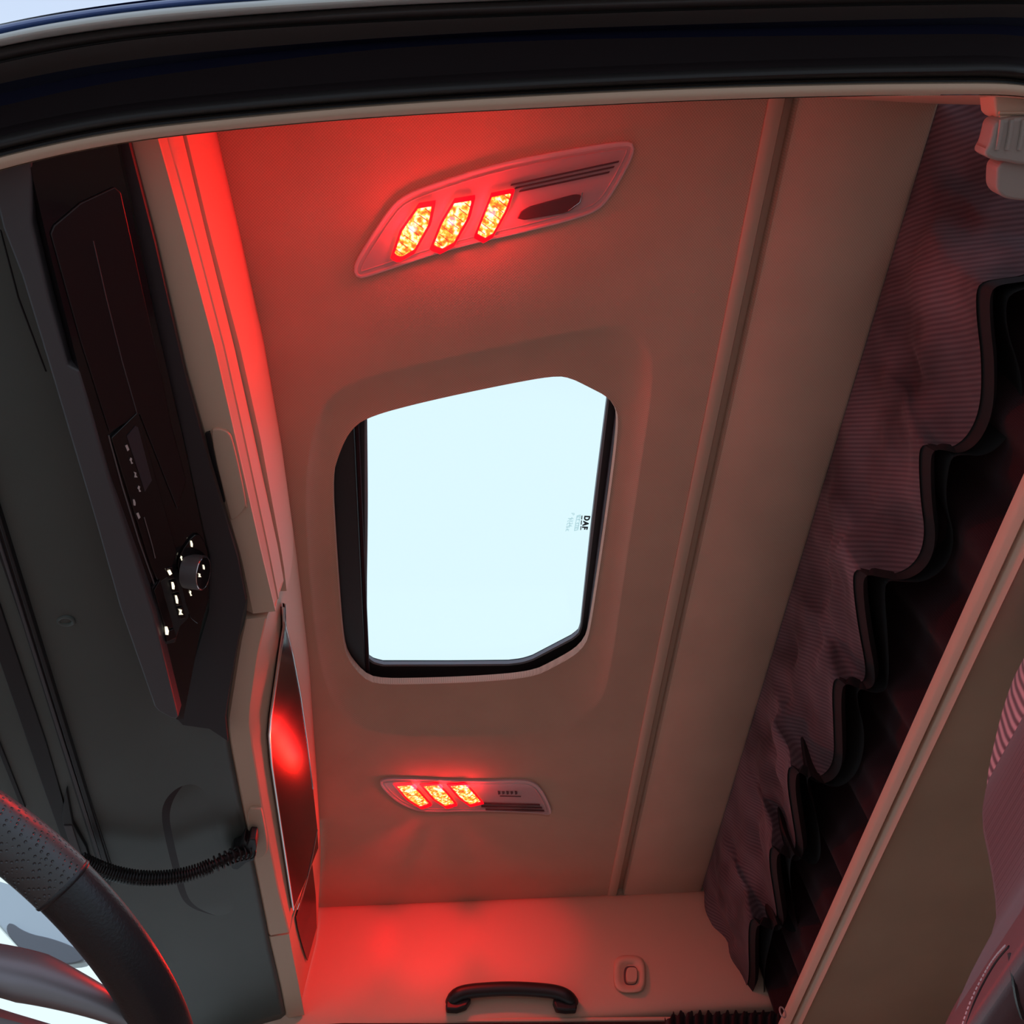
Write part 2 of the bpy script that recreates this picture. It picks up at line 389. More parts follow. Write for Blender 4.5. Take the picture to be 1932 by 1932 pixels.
# header (off-frame closing pieces of the cab)
rear = struct(obj('wall_rear', box(1.45, 1.48, YN, 2.34, .25, 2.23), 'shell'), 'dark rear wall of the sleeper')
flo = struct(obj('floor', box(-1.3, 1.45, YN, 2.34, .2, .25), 'shell'), 'dark cab floor')
dash = struct(obj('wall_front', box(-1.45, -1.15, YN, 2.34, .2, 1.15), 'shell'), 'dark dashboard bulkhead')
o = obj('roof_fascia', box(-1.32, -1.28, .60, 2.34, 1.98, 2.22), 'shell', dash)
near = struct(obj('wall_near', box(.95, 1.45, YN-.03, YN, .2, 2.23), 'shell'), 'cab side behind the driver door')
obj('near_sill', box(-1.3, .95, YN-.03, YN, .1, .3), 'shell', near)
grd = struct(obj('floor_ground', box(-30, 30, -30, 30, -1.05, -1.0), 'asphalt'), 'pale concrete yard outside')
wg = struct(obj('window_2', grid([[Vector((-1.14, y, 1.15)) for y in (YN, 2.34)], [Vector((-1.30, y, 1.98)) for y in (YN, 2.34)]]), 'glass', solid=.005), 'windscreen beyond the steering wheel')

# ---- the open driver door frame overhead: bands of trim, seal and painted jamb
UX = [-200, 0, 200, 400, 700, 1000, 1300, 1600, 1800, 1880, 1932, 2050]
DIP = [-.20, -.17, -.14, -.11, -.09, -.075, -.07, -.07, -.07, -.07, -.07, -.07]
def hl(vals, z): return resample(chaikin([W(u, v, z=z+d) for u, v, d in zip(UX, vals, DIP)], 2, False), 90)
B = dict(
    t0=[382, 318, 272, 247, 220, 204, 189, 180, 178, 178, 181, 200],
    t1=[355, 296, 252, 228, 200, 182, 168, 160, 158, 158, 161, 182],
    g1=[345, 287, 243, 219, 193, 176, 162, 153, 151, 151, 155, 176],
    r0=[340, 282, 238, 214, 188, 170, 156, 147, 145, 145, 150, 172],
    r1=[312, 254, 212, 190, 163, 146, 132, 122, 118, 116, 122, 146],
    n0=[295, 240, 200, 177, 150, 132, 118, 109, 105, 104, 109, 130],
    n1=[250, 200, 155, 128, 92, 76, 70, 66, 64, 64, 68, 85],
    c0=[210, 156, 118, 96, 72, 56, 46, 38, 34, 32, 33, 45],
    c1=[170, 118, 80, 60, 42, 30, 20, 12, 9, 8, 8, 15],
    d0=[168, 114, 76, 56, 38, 26, 16, 8, 5, 4, 4, 10],
    e0=[142, 88, 56, 36, 14, 2, -8, -16, -20, -22, -22, -16],
    p0=[138, 83, 50, 30, 10, -4, -14, -22, -26, -28, -28, -22],
    p1=[120, 62, 28, 8, -10, -24, -34, -42, -46, -48, -48, -44],
    b0=[112, 58, 24, 3, -15, -30, -40, -48, -52, -54, -54, -50],
    b1=[98, 45, 12, -9, -28, -44, -54, -62, -66, -68, -68, -64])
L = {k: hl(v, z) for (k, v), z in zip(B.items(), (1.930, 1.927, 1.940, 1.935, 1.932, 1.945, 1.955, 1.955, 1.945, 1.952, 1.945, 1.935, 1.925, 1.935, 1.94))}
up = lambda l, d, dy=0: [p+Vector((0, dy, d)) for p in l]
def bulge(a, b, d, n=6):
    """a rounded band between two edges"""
    out = []
    for i in range(n+1):
        t = i/n; out.append([p.lerp(q, t)+Vector((0, 0, -d*math.sin(math.pi*t))) for p, q in zip(a, b)])
    return out
dr = struct(thing('door_1', 'open driver door frame curving over the top edge', 'door', W(966, 200, z=1.93))); del dr['category']
obj('inner_trim', grid([up(L['t0'], .05, .003)]+bulge(L['t0'], L['t1'], .003)+[up(L['t1'], .03)]), 'beige', dr)
obj('inner_trim_wall', grid([up(L['t0'], .0, .001), [Vector((p.x, max(p.y+.02, YN+.03), 2.21)) for p in L['t0']]]), 'beige', dr)
obj('seal_lip', grid([up(L['t1'], .012)]+bulge(L['g1'], L['r0'], .004, 3)+[up(L['r0'], .012)]), 'rubber', dr)
obj('seal_channel', grid([up(L['t1'], .012), up(L['r1'], .012), up(L['n0'], .01)]), 'black', dr)
obj('door_seal', grid([up(L['r0'], .012)]+bulge(L['r0'], L['r1'], .010, 8)+[up(L['r1'], .012)]), 'rubber', dr)
obj('jamb_flange', grid(bulge(L['r1'], L['n0'], .002, 3)+[L['n1']]), 'brown', dr)
obj('painted_jamb', grid([L['n1'], up([p.lerp(q, .5) for p, q in zip(L['n1'], L['c0'])], .012), L['c0']]), 'jamb', dr)
obj('outer_flange', grid([L['c0'], L['c1'], up(L['c1'], .008)]), 'flange', dr)
obj('outer_seal', grid([up(L['c1'], .008)]+bulge(L['d0'], L['e0'], .008, 8)+[up(L['e0'], .012)]), 'flange', dr)
obj('weatherstrip', grid([up(L['e0'], .010)]+bulge(L['p0'], L['p1'], .009, 8)+[up(L['p1'], .012)]), 'pale', dr)
obj('drip_rail', grid([up(L['p1'], .012)]+bulge(L['b0'], L['b1'], .004, 4)+[up(L['b1'], .10, .02)]), 'blue', dr)
obj('roof_side', grid([up(L['b1'], .03), [Vector((p.x, YN+.03, 2.24)) for p in L['b1']]]), 'blue', dr)

# ============================================================ OVERHEAD CUPBOARDS (front)
YB = 1.005                                    # joint between upper cupboard and the one with the smoked door
FY = [(408, 248), (450, 430), (497, 640), (530, 830), (560, 1050), (583, 1250), (597, 1450), (606, 1600), (608, 1700)]
SEAM = Ln(FY, ZC-.004)
lipA = Ln([(250, 270), (298, 450), (355, 700), (405, 880), (455, 1050), (472, 1130)], 1.90)
lipB = Ln([(298, 262), (345, 430), (405, 655), (445, 830), (490, 1030), (514, 1130)], 1.905)
ribB = Ln([(315, 260), (362, 430), (421, 655), (460, 830), (503, 1030), (521, 1120)], 1.935)
dA = Ln([(330, 258), (372, 430), (428, 655), (467, 830), (510, 1030), (526, 1110)], 1.955)
dB = Ln([(345, 257), (386, 430), (442, 655), (481, 830), (524, 1030), (531, 1070)], 1.985)
gB = Ln([(352, 256), (394, 430), (453, 655), (492, 830), (529, 1030), (534, 1060)], 1.990)
def yat(v, z): return W(500, v, z=z).y
Y1 = lins(.20, YB-.012, 60)
up1 = thing('overhead_cupboard', 'long beige overhead cupboard with recessed handle, glowing red beside the upper ceiling lamp', 'cupboard', lipA.at(.6), )
back = Vector((-.02, 0, 0))
o = obj('bottom_lip', grid([[p+Vector((-.05, 0, .03)) for p in lipA.run(Y1)], [p+Vector((-.006, 0, .004)) for p in lipA.run(Y1)], lipA.run(Y1), lipB.run(Y1), [p+Vector((0, 0, .006)) for p in lipB.run(Y1)]]), 'beige', up1)
o = obj('lip_step', grid([[p+Vector((-.003, 0, .0)) for p in lipB.run(Y1)], ribB.run(Y1)]), 'beige_s', up1)
o = obj('door_edge', grid([ribB.run(Y1), [p+Vector((.002, 0, .002)) for p in ribB.run(Y1)], dA.run(Y1), dB.run(Y1), [p+Vector((-.012, 0, .004)) for p in dB.run(Y1)]]), 'beige', up1)
o = obj('gap', grid([[p+Vector((-.012, 0, -.004)) for p in dB.run(Y1)], [p+Vector((-.0125, 0, .02)) for p in gB.run(Y1)]]), 'black', up1)
Yg = lins(.20, 1.02, 50)
def mid(a, b, t, dx): return [p.lerp(q, t)+Vector((dx, 0, 0)) for p, q in zip(a, b)]
g_, s_ = gB.run(Yg), SEAM.run(Yg)
o = obj('door', grid([[p+Vector((-.012, 0, 0)) for p in g_], g_, mid(g_, s_, .2, .004), mid(g_, s_, .5, .006), mid(g_, s_, .8, .004), s_, [p+Vector((-.02, 0, .02)) for p in s_]]), 'beige', up1)
# end cap of the lip at the joint
pe = [lipA.at(Y1[-1]), lipB.at(Y1[-1]), ribB.at(Y1[-1]), dB.at(Y1[-1]), lipA.at(Y1[-1])+Vector((-.05, 0, .06))]
obj('end_cap', plate(pe, (0, -.003, 0)), 'beige', up1, smooth=False)
# handle of the upper cupboard
hp = [(393, 812), (410, 808), (430, 815), (438, 828), (464, 945), (462, 960), (452, 972), (437, 985), (433, 978)]
hpl = (W(400, 900, z=1.90), (lipB.at(.75)-lipA.at(.75)).cross(Vector((0, 1, 0))).normalized())
pts = resample(chaikin(px(hp, z=1.897), 2), 60, True)
hd = obj('handle', plate(pts, (0, 0, .02)), 'beige_s', up1, bevel=.003)
obj('handle_slot', plate(px([(387, 818), (395, 816), (424, 948), (414, 945)], z=1.895), (0, 0, .02)), 'black', up1, smooth=False)
obj('handle_edge', tube([W(u, v, z=1.902) for u, v in ((436, 835), (447, 880), (458, 925), (464, 956))], .002, 8), 'beige', up1)

# lower cupboard with smoked door
up2 = thing('smoked_door_cupboard', 'beige overhead cupboard with a long smoked glossy door edged in chrome', 'cupboard', W(470, 1400, z=1.9))
A2 = Ln([(474, 1140, 1.90), (466, 1165), (456, 1210), (440, 1310), (433, 1355), (438, 1400), (462, 1525), (490, 1660), (511, 1765)] if 0 else [(474, 1140, 1.90), (466, 1165, 1.9), (456, 1210, 1.9), (440, 1310, 1.9), (433, 1355, 1.9), (438, 1400, 1.9), (462, 1525, 1.9), (490, 1660, 1.9), (511, 1765, 1.9)])
B2 = Ln([(508, 1142), (500, 1180), (488, 1232), (474, 1330), (472, 1365), (477, 1410), (495, 1520), (525, 1675), (545, 1755)], 1.905)
C2 = Ln([(528, 1142, 1.99), (530, 1180, 1.99), (522, 1232, 1.96), (505, 1350, 1.945), (502, 1385, 1.945), (507, 1440, 1.945), (525, 1560, 1.945), (552, 1735, 1.945)])
R2 = Ln([(532, 1142, 2.0), (533, 1178, 2.0), (547, 1232, 2.03), (562, 1310, 2.05), (575, 1400, 2.07), (585, 1480, 2.09), (594, 1560, 2.10), (598, 1640, 2.10), (594, 1720, 2.09)])
Y2 = lins(YB, 1.93, 60)
o = obj('bottom_lip', grid([[p+Vector((-.05, 0, .03)) for p in A2.run(Y2)], [p+Vector((-.008, 0, .006)) for p in A2.run(Y2)], A2.run(Y2), mid(A2.run(Y2), B2.run(Y2), .93, 0), [p+Vector((.0, 0, .003)) for p in B2.run(Y2)]]), 'beige', up2)
c_, r_, s_, b_ = C2.run(Y2), R2.run(Y2), SEAM.run(Y2), B2.run(Y2)
o = obj('carcass', grid([[p+Vector((0, 0, .003)) for p in b_], c_, r_, mid(r_, s_, .5, .004), s_, [p+Vector((-.02, 0, .02)) for p in s_]]), 'beige', up2)
# first end face (towards the joint)
obj('end_face', plate([A2.at(YB), B2.at(YB), C2.at(YB), R2.at(YB), A2.at(YB)+Vector((-.05, 0, .06))], (0, .003, 0)), 'beige', up2, smooth=False)
Yd = lins(1.055, 1.90, 60)
cd_, rd_ = C2.run(Yd), R2.run(Yd); out_ = Vector((.006, 0, -.003))
o = obj('door', grid([[p+Vector((.001, 0, 0)) for p in cd_], [p+out_ for p in cd_], mid([p+out_ for p in cd_], [p+out_ for p in rd_], .5, .002), [p+out_ for p in rd_], [p+Vector((.001, 0, 0)) for p in rd_]]), 'darkglass', up2)
obj('chrome_trim', tube([p+Vector((.006, 0, -.004)) for p in cd_], .0028, 8), 'chrome', up2)
obj('chrome_trim', tube([p+Vector((.006, 0, -.004)) for p in rd_[:44]], .0014, 8), 'chrome', up2)
hp = [(461, 1526), (490, 1526), (494, 1532), (506, 1600), (500, 1618), (480, 1622)]
obj('handle', plate(resample(chaikin(px(hp, z=1.897), 2), 50, True), (0, 0, .02)), 'beige_s', up2, bevel=.003)
# last short section down to the passenger wall
up3 = thing('corner_cupboard', 'short tapering beige cupboard end with a dark flap, against the passenger wall', 'cupboard', W(540, 1800, z=1.9))
A3 = Ln([(511, 1768), (522, 1815), (533, 1862), (541, 1904)], 1.90)
B3 = Ln([(545, 1760), (552, 1800), (560, 1840), (570, 1892)], 1.905)
C3 = Ln([(555, 1745), (560, 1790), (566, 1860), (572, 1900)], 1.945)
R3 = Ln([(594, 1720), (596, 1780), (592, 1820), (584, 1850)], 2.09)
Y3 = lins(1.937, 2.292, 24)
sr = SEAM.run(Y3)
sr = [p-Vector((.012*((y-1.94)/.35)**2, 0, 0)) for p, y in zip(sr, Y3)]
obj('bottom_lip', grid([[p+Vector((-.05, 0, .03)) for p in A3.run(Y3)], [p+Vector((-.006, 0, .004)) for p in A3.run(Y3)], A3.run(Y3), B3.run(Y3)]), 'beige', up3)
c_, r_ = C3.run(Y3), R3.run(Y3)
obj('carcass', grid([B3.run(Y3), c_, r_, mid(r_, sr, .5, .003), sr]), 'beige', up3)
obj('end_face', plate([A3.at(1.937), B3.at(1.937), C3.at(1.937), A3.at(1.937)+Vector((-.05, 0, .06))], (0, .002, 0)), 'beige', up3, smooth=False)
Yd = lins(1.945, 2.22, 20); cd_, rd_ = C3.run(Yd), R3.run(Yd)
cd_ = [p.lerp(q, .05+.35*(i/19)**1.5) for i, (p, q) in enumerate(zip(cd_, rd_))]
obj('flap', grid([[p+Vector((.001, 0, 0)) for p in cd_], [p+Vector((.004, 0, -.002)) for p in cd_], [p+Vector((.004, 0, -.002)) for p in rd_], [p+Vector((.001, 0, 0)) for p in rd_]]), 'darkglass', up3)
obj('flap_trim', tube([C2.at(1.90).lerp(R2.at(1.90), t)+Vector((.008, .03-.10*t*t, -.003)) for t in lins(.1, 1, 12)], .0018, 8), 'chrome', up3)

# ============================================================ OVERHEAD CONSOLE (dark underside, radio pod)
con = thing('overhead_console', 'dark grey-green overhead console underside running the width of the cab', 'console', W(200, 1200, z=1.84))
Ya = lins(.20, 2.285, 80)
edge = []
for y in Ya:
    if y < YB: p = lipA.at(y)
    elif y < 1.935: p = A2.at(y)
    else: p = A3.at(y)
    edge.append(p+Vector((-.0065, 0, .004)))
sm = [sum((edge[max(0, min(79, i+k))] for k in (-1, 0, 1)), Vector())/3 for i in range(80)]
G1 = Ln([(5, 430), (92, 700), (180, 990), (290, 1335)], 1.815)
G1x = sum(G1.x)/len(G1.x)
obj('rear_riser', grid([[p+Vector((0, 0, .08)) for p in sm], sm]), 'black', con)
R1 = [Vector((p.x-.010, p.y, 1.902)) for p in sm]
XL = -.80
PODE = W(345, 1358, z=1.885).y
BX = px([(-220, 1540), (-60, 1585), (30, 1618), (105, 1672), (190, 1765), (290, 1905)], z=1.825)
rows = []
for i, y in enumerate(Ya):
    r = sm[i]; xm = float(np.interp(y, [p.y for p in BX], [p.x for p in BX])) if y > BX[0].y else -9
    rows.append([r+Vector((0, 0, .0)), Vector((r.x-.012, y, 1.899)), Vector((-.42 if r.x > -.40 else r.x-.03, y, 1.880)), Vector((-.50, y, 1.850)), Vector((-.60, y, 1.838)), Vector((-.70, y, 1.825)), Vector((-.84, y, 1.812))])
    rows[-1] = [Vector((max(p.x, xm+.0005*(7-k)), p.y, p.z)) for k, p in enumerate(rows[-1])]
gr = obj('underside', grid(rows), 'green', con, solid=.004, off=1)
# dark plum band beside the lip, fading past the pod
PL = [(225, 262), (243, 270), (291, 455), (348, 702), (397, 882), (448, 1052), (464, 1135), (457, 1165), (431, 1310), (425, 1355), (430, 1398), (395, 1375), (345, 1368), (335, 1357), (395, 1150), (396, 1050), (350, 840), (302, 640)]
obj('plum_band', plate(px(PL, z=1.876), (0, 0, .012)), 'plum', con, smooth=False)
# ridged hexagonal contour moulded in the underside, and the round boss
def onu(u, v, d=.0):                          # a point on the sloping underside
    p = W(u, v, z=1.85)
    for _ in range(6):
        x = p.x; z = np.interp(x, [-.84, -.70, -.60, -.50, -.42, -.35], [1.812, 1.825, 1.838, 1.850, 1.880, 1.899]); p = W(u, v, z=float(z)-d)
    return p
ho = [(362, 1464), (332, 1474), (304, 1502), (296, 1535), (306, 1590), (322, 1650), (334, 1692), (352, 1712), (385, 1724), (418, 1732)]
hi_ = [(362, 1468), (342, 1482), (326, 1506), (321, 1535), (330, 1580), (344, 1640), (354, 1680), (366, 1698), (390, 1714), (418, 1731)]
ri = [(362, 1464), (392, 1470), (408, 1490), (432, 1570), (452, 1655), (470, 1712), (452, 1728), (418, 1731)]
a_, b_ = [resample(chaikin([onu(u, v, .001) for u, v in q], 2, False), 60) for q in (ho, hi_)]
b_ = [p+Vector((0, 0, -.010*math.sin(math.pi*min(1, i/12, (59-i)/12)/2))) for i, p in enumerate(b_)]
obj('moulded_edge_shade', grid([a_, b_]), 'plum', con)  # bump's side turned from the light: its shade is put into the plum colour
rr_ = resample(chaikin([onu(u, v, .001) for u, v in ri], 2, False), 60)
obj('moulded_panel', grid([b_]+[[p.lerp(q, t) for p, q in zip(b_, rr_)] for t in (.3, .6, .85, 1)]), 'green', con, ang=70)
c = onu(126, 1168); ring = [c+Vector((.011*math.cos(a), .008*math.sin(a), -.004)) for a in lins(0, 6.283, 25)[:-1]]
obj('round_clip', tube(ring, .003, 8, True), 'green', con)
obj('clip_recess', plate([c+Vector((.026*math.cos(a)-.006, .02*math.sin(a)+.004, -.0005)) for a in lins(0, 6.283, 33)[:-1]], (0, 0, -.0012)), 'bezel', con)
# channel rails towards the windscreen
def rail(name, pl, m, z=-.006, t=.004): return obj(name, plate([onu(u, v, .002) for u, v in pl], (0, 0, z)), m, con, bevel=.001)
rail('channel', [(-60, 870), (-30, 870), (215, 1640), (200, 1700), (190, 1640), (140, 1480), (40, 1160)], 'black')
rail('channel_rib', [(-52, 850), (-46, 850), (203, 1640), (196, 1640)], 'bezel', -.010)
rail('channel_rib', [(-35, 850), (-28, 850), (216, 1650), (207, 1650)], 'black', -.012)
rail('channel', [(-60, 1010), (-40, 1010), (90, 1400), (160, 1640), (140, 1640), (80, 1470), (-20, 1180)], 'black')
rail('panel_gap', [(-70, 1240), (-60, 1240), (50, 1520), (42, 1520)], 'black')
rail('bracket', [(120, 1530), (128, 1480), (140, 1545), (165, 1590), (185, 1660), (165, 1660), (135, 1610)], 'black', -.010)
rail('bracket_frame', [(124, 1548), (140, 1548), (172, 1650), (158, 1650)], 'bezel', -.012)
rail('seam_line', [(0, 432), (4, 432), (38, 560), (90, 700), (86, 700), (34, 562)], 'black', -.003)

# radio pod
G2P, G3P = Ln([(52, 470), (150, 690), (205, 900), (290, 1150), (335, 1356)], 1.80), Ln([(224, 300), (302, 640), (348, 840), (394, 1050), (380, 1250)], 1.872)
pod = thing('radio_console', 'black radio and tachograph pod with lit symbols in a grey bezel', 'radio', W(250, 1000, z=1.83))
Yp = lins(.22, PODE+.01, 50)
PN = None
pa, pb = W(200, 900, z=1.80), W(358, 900, z=1.872)
pn = (pb-pa).cross(Vector((0, 1, 0))).normalized(); 
if pn.x < 0: pn = -pn
PP = (pa, pn)
def fp(u, v, d=0): return W(u, v, plane=(pa+pn*d, pn))
face = [(40, 240), (215, 240), (226, 300), (302, 640), (348, 840), (391, 1045), (394, 1070), (394, 1128), (380, 1180), (346, 1356), (334, 1358), (290, 1160), (205, 900), (150, 700), (95, 480)]
obj('face', plate([fp(u, v) for u, v in face], -pn*.02), 'gloss', pod, smooth=False)
bz = [(-40, 250), (60, 250), (60, 420), (92, 560), (128, 690), (150, 700), (205, 900), (290, 1160), (336, 1352), (333, 1357), (322, 1355), (300, 1343), (291, 1334), (225, 1145), (180, 985), (92, 690), (40, 520), (5, 430)]
obj('bezel', plate([W(u, v, z=1.797) for u, v in bz], (0, 0, .03)), 'bezel', pod, bevel=.003)
obj('bezel_edge', tube([fp(u, v, .001) for u, v in ((205, 822), (230, 915), (262, 1020), (292, 1105))], .0012, 6), 'silver', pod)
# cassette door
cs = [(94, 440), (100, 425), (150, 382), (214, 352), (226, 362), (302, 700), (322, 800), (350, 905), (333, 960), (262, 780), (205, 815), (150, 640)]
obj('locker_flap', plate([fp(u, v, .0) for u, v in cs], pn*.003), 'flap', pod, bevel=.0012)
obj('flap_ridge', tube([fp(u, v, .0035) for u, v in ((176, 455), (200, 560), (230, 680), (258, 778), (300, 940), (328, 1030))], .0007, 6), 'bezel', pod)
# tachograph unit
tu = [(207, 824), (256, 776), (262, 790), (300, 930), (330, 1035), (330, 1075), (296, 1098), (280, 1060)]
rad = obj('tachograph', plate([fp(u, v, .0) for u, v in tu], pn*.005), 'gloss', pod, bevel=.001)
def dec(name, pts, m, h=.0065, base=.004, par=pod): return obj(name, plate([fp(u, v, base) for u, v in pts], pn*(h-base)), m, par, smooth=False)
dec('display', [(238, 822), (254, 803), (259, 805), (285, 905), (272, 926)], 'lcd')
def glyph(cx, cy, w_, h_, m, kind, base=.0065, par=rad, pl=None):
    """small irregular symbol made of strokes"""
    shapes = {0: [(-1, -.8), (.5, -1), (1, .6), (-.4, 1)], 1: [(-.9, -.2), (.2, -1), (1, -.6), (.3, .2), (.9, .9), (-.3, 1), (-.4, .1)],
              2: [(-.3, -1), (.7, -.9), (.9, .1), (.3, 1), (-.8, .8), (-.6, 0)], 3: [(-.6, -.9), (.9, -.5), (.4, .3), (1, 1), (-1, .8), (-.2, -.1)]}
    s = shapes[kind % 4]
    if pl: b = plate([W(cx+x*w_+y*h_*.25, cy+y*h_+x*w_*-.2, plane=pl) for x, y in s], pl[1]*.0006)
    else: b = plate([fp(cx+x*w_+y*h_*.25, cy+y*h_+x*w_*-.2, base) for x, y in s], pn*.0006)
    return obj('symbol', b, m, par, smooth=False)
for k, (x, y) in enumerate(((240, 845), (247, 869), (255, 895), (262, 922), (253, 948), (261, 973))): glyph(x, y, 2.8, 6, 'dim', (0, 1, 3, 1, 2, 0)[k])
obj('highlight_arc', tube([fp(u, v, .0065) for u, v in ((272, 976), (279, 1000), (287, 1028), (293, 1053))], .0008, 6), 'silver', rad)  # silver line drawn in place of an arc highlight on the unit
# switch bank
sb = obj('switch_bank', plate([fp(u, v, 0) for u, v in ((284, 1108), (301, 1088), (312, 1088), (325, 1070), (333, 1072), (355, 1152), (352, 1165), (337, 1180), (328, 1210), (309, 1213))], pn*.004), 'black', pod, bevel=.001)
for pts in ([(288, 1112), (300, 1092), (325, 1180), (310, 1186)], [(311, 1190), (326, 1184), (332, 1200), (312, 1210)]):
    obj('switch', plate([fp(u, v, .004) for u, v in pts], pn*.004), 'gloss', pod, bevel=.001)
for k in range(4):
    x, y = 320+6.6*k, 1080+25*k
    obj('switch', plate([fp(x-8+a, y+b, .004) for a, b in ((0, -9), (12, -12), (18, 9), (6, 12))], pn*.003), 'gloss', pod, bevel=.0008)
for k, (x, y, w_, h_) in enumerate(((320, 1080, 3.8, 5), (326, 1105, 3.4, 7), (333, 1131, 3, 8), (340, 1154, 4, 6), (314, 1190, 4.5, 8))): 
    glyph(x, y, w_, h_, 'icon', (0, 2, 2, 3, 2)[k], .0082, sb)
# rotary knob
kp = [(333, 1070), (336, 1045), (366, 1002), (380, 1010), (392, 1045), (393, 1122), (376, 1180), (352, 1160)]
kn_pl = obj('knob_plate', plate(resample(chaikin([fp(u, v, 0) for u, v in kp], 1), 40, True), pn*.004), 'gloss', pod, bevel=.001)
kax = Vector((1, 0, -.22)).normalized(); kc = fp(352, 1077, .002); ty = Vector((0, 1, 0)); tx = pn.cross(ty).normalized()
R_ = (fp(372, 1047, .02)-fp(380, 1105, .02)).length/2*.95; tx = kax.cross(ty).normalized()
def disc(c, r, h, n=36): return plate([c+ty*r*math.cos(a)+tx*r*.92*math.sin(a) for a in lins(0, 6.283, n+1)[:-1]], kax*h)
kn = obj('knob', disc(kc, R_, .026), 'bezel', pod, bevel=.001)
obj('knob_ring', tube([kc+kax*.026+ty*R_*.93*math.cos(a)+tx*R_*.86*math.sin(a) for a in lins(0, 6.283, 41)[:-1]], .0011, 8, True), 'chrome', kn)
obj('knob_cap', disc(kc+kax*.0258, R_*.88, .0012), 'gloss', kn)
for k, (x, y, w_, h_, b_) in enumerate(((361, 1026, 2.6, 6, .005), (342, 1053, 2.2, 4.4, .005), (359, 1119, 2.2, 5, .005), (384, 1070, 1.7, 4.5, .0215), (376, 1085, 2.1, 4, .0215))):
    glyph(x, y, w_, h_, 'icon', (2, 1, 1, 2, 3)[k], b_, kn_pl if k < 3 else kn, None if k < 3 else (kc+kax*.0272, kax))

# ============================================================ CEILING LAMPS
def lamp(label, outline, leds, louv, extra, power, haloP, spots):
    t = thing('ceiling_lamp', label, 'lamp', sum(px(outline, z=ZC), Vector())/len(outline), 'red reading lamps in the headliner')
    z1 = ZC-.004
    o3 = resample(chaikin(px(outline, z=z1), 2), 120, True); c = sum(o3, Vector())/120
    def inset(l, d):
        out = []; n = len(l)
        for i, p in enumerate(l):
            tt = (l[(i+1) % n]-l[i-1]).normalized(); nn = Vector((-tt.y, tt.x, 0))
            if nn.dot(c-p) < 0 and True: nn = -nn
            out.append(p+nn*d)
        return out
    obj('base', plate([p+Vector((0, 0, .006)) for p in o3], (0, 0, -.006)), 'lamp', t, smooth=False)
    i1 = inset(o3, .006)
    obj('rim', frame([p+Vector((0, 0, .004)) for p in o3], [p+Vector((0, 0, .004)) for p in i1], (0, 0, -.0055)), 'lamp', t, bevel=.002)
    obj('inner_rim', tube(inset(o3, .012), .0014, 6, True), 'lamp', t)
    for l in leds:
        q = resample(px(l, z=z1-.003), 40, True)
        cc = sum(q, Vector())/40
        q = [cc+(p-cc)*1.06 for p in q]; wl = [cc+(p-cc)*1.22 for p in q]
        r = obj('reflector', frame(wl, q, (0, 0, -.003)), 'redhot', t, smooth=False)
        bm = bmesh.new()
        # domed strip
        v, f = grid([[cc+(p-cc)*s+Vector((0, 0, -h)) for p in q] for s, h in ((1, 0), (.9, .002), (.6, .0035), (.25, .004), (.02, .0042))], closed=True)
        obj('led_strip', (v, f), 'led', t, ang=80)
        # facet ribs across each strip
        rb = bmesh.new()
        for k in range(7):
            s = -.8+.27*k; a = cc+(q[0]-cc)*0
            ax = max(q, key=lambda p: (p-cc).length)-cc; pr = Vector((-ax.y, ax.x, 0)).normalized()*.011
            m0 = cc+ax*s+Vector((0, 0, -.0038)); tube([m0-pr*(1-abs(s)*.5), m0+pr*(1-abs(s)*.5)], .0007, 5, bm=rb)
        obj('ribs', rb, 'redhot', t)
    for l in louv:
        obj('louvre', plate(px(l, z=z1-.0005), (0, 0, -.003)), 'lampdark', t, smooth=False)
    extra(t, z1)
    i2 = inset(o3, .005)
    obj('lens', plate([p+Vector((0, 0, -.0085)) for p in i2], (0, 0, -.001)), 'lens', t, smooth=False)
    # the lamp's light: the strips' beam and the glow of the lens edge
    lc = sum((W(*[sum(a)/len(l) for a in zip(*l)], z=ZC) for l in leds), Vector())/len(leds)
    ld = bpy.data.lights.new('lamp_beam', 'AREA'); ld.shape = 'RECTANGLE'; ld.size = .13; ld.size_y = .05; ld.energy = power; ld.color = (1, .015, .008)
    a = bpy.data.objects.new('lamp_beam', ld); COL.objects.link(a); a.parent = t; a.matrix_parent_inverse = t.matrix_world.inverted(); a.location = lc+Vector((0, 0, -.018))
    for l in leds:
        p = W(*[sum(a)/len(l) for a in zip(*l)], z=ZC-.024)
        hd_ = bpy.data.lights.new('lens_glow', 'POINT'); hd_.energy = haloP[0]; hd_.color = (1, .01, .02); hd_.shadow_soft_size = .008
        h = bpy.data.objects.new('lens_glow', hd_); COL.objects.link(h); h.parent = t; h.matrix_parent_inverse = t.matrix_world.inverted(); h.location = p
        hi = bpy.data.lights.new('inner_glow', 'POINT'); hi.energy = haloP[1]; hi.color = (1, .0, .02); hi.shadow_soft_size = .002
        h = bpy.data.objects.new('inner_glow', hi); COL.objects.link(h); h.parent = t; h.matrix_parent_inverse = t.matrix_world.inverted(); h.location = p+Vector((0, 0, .0128))
    for tgt, e, ang in spots:
        sd = bpy.data.lights.new('lamp_spot', 'SPOT'); sd.energy = e; sd.color = (1, .0, .014); sd.spot_size = math.radians(ang); sd.spot_blend = .8; sd.shadow_soft_size = .012
        s = bpy.data.objects.new('lamp_spot', sd); COL.objects.link(s); s.parent = t; s.matrix_parent_inverse = t.matrix_world.inverted(); s.location = lc+Vector((0, 0, -.020))
        s.rotation_euler = (Vector(tgt)-s.location).to_track_quat('-Z', 'Y').to_euler()
    return t
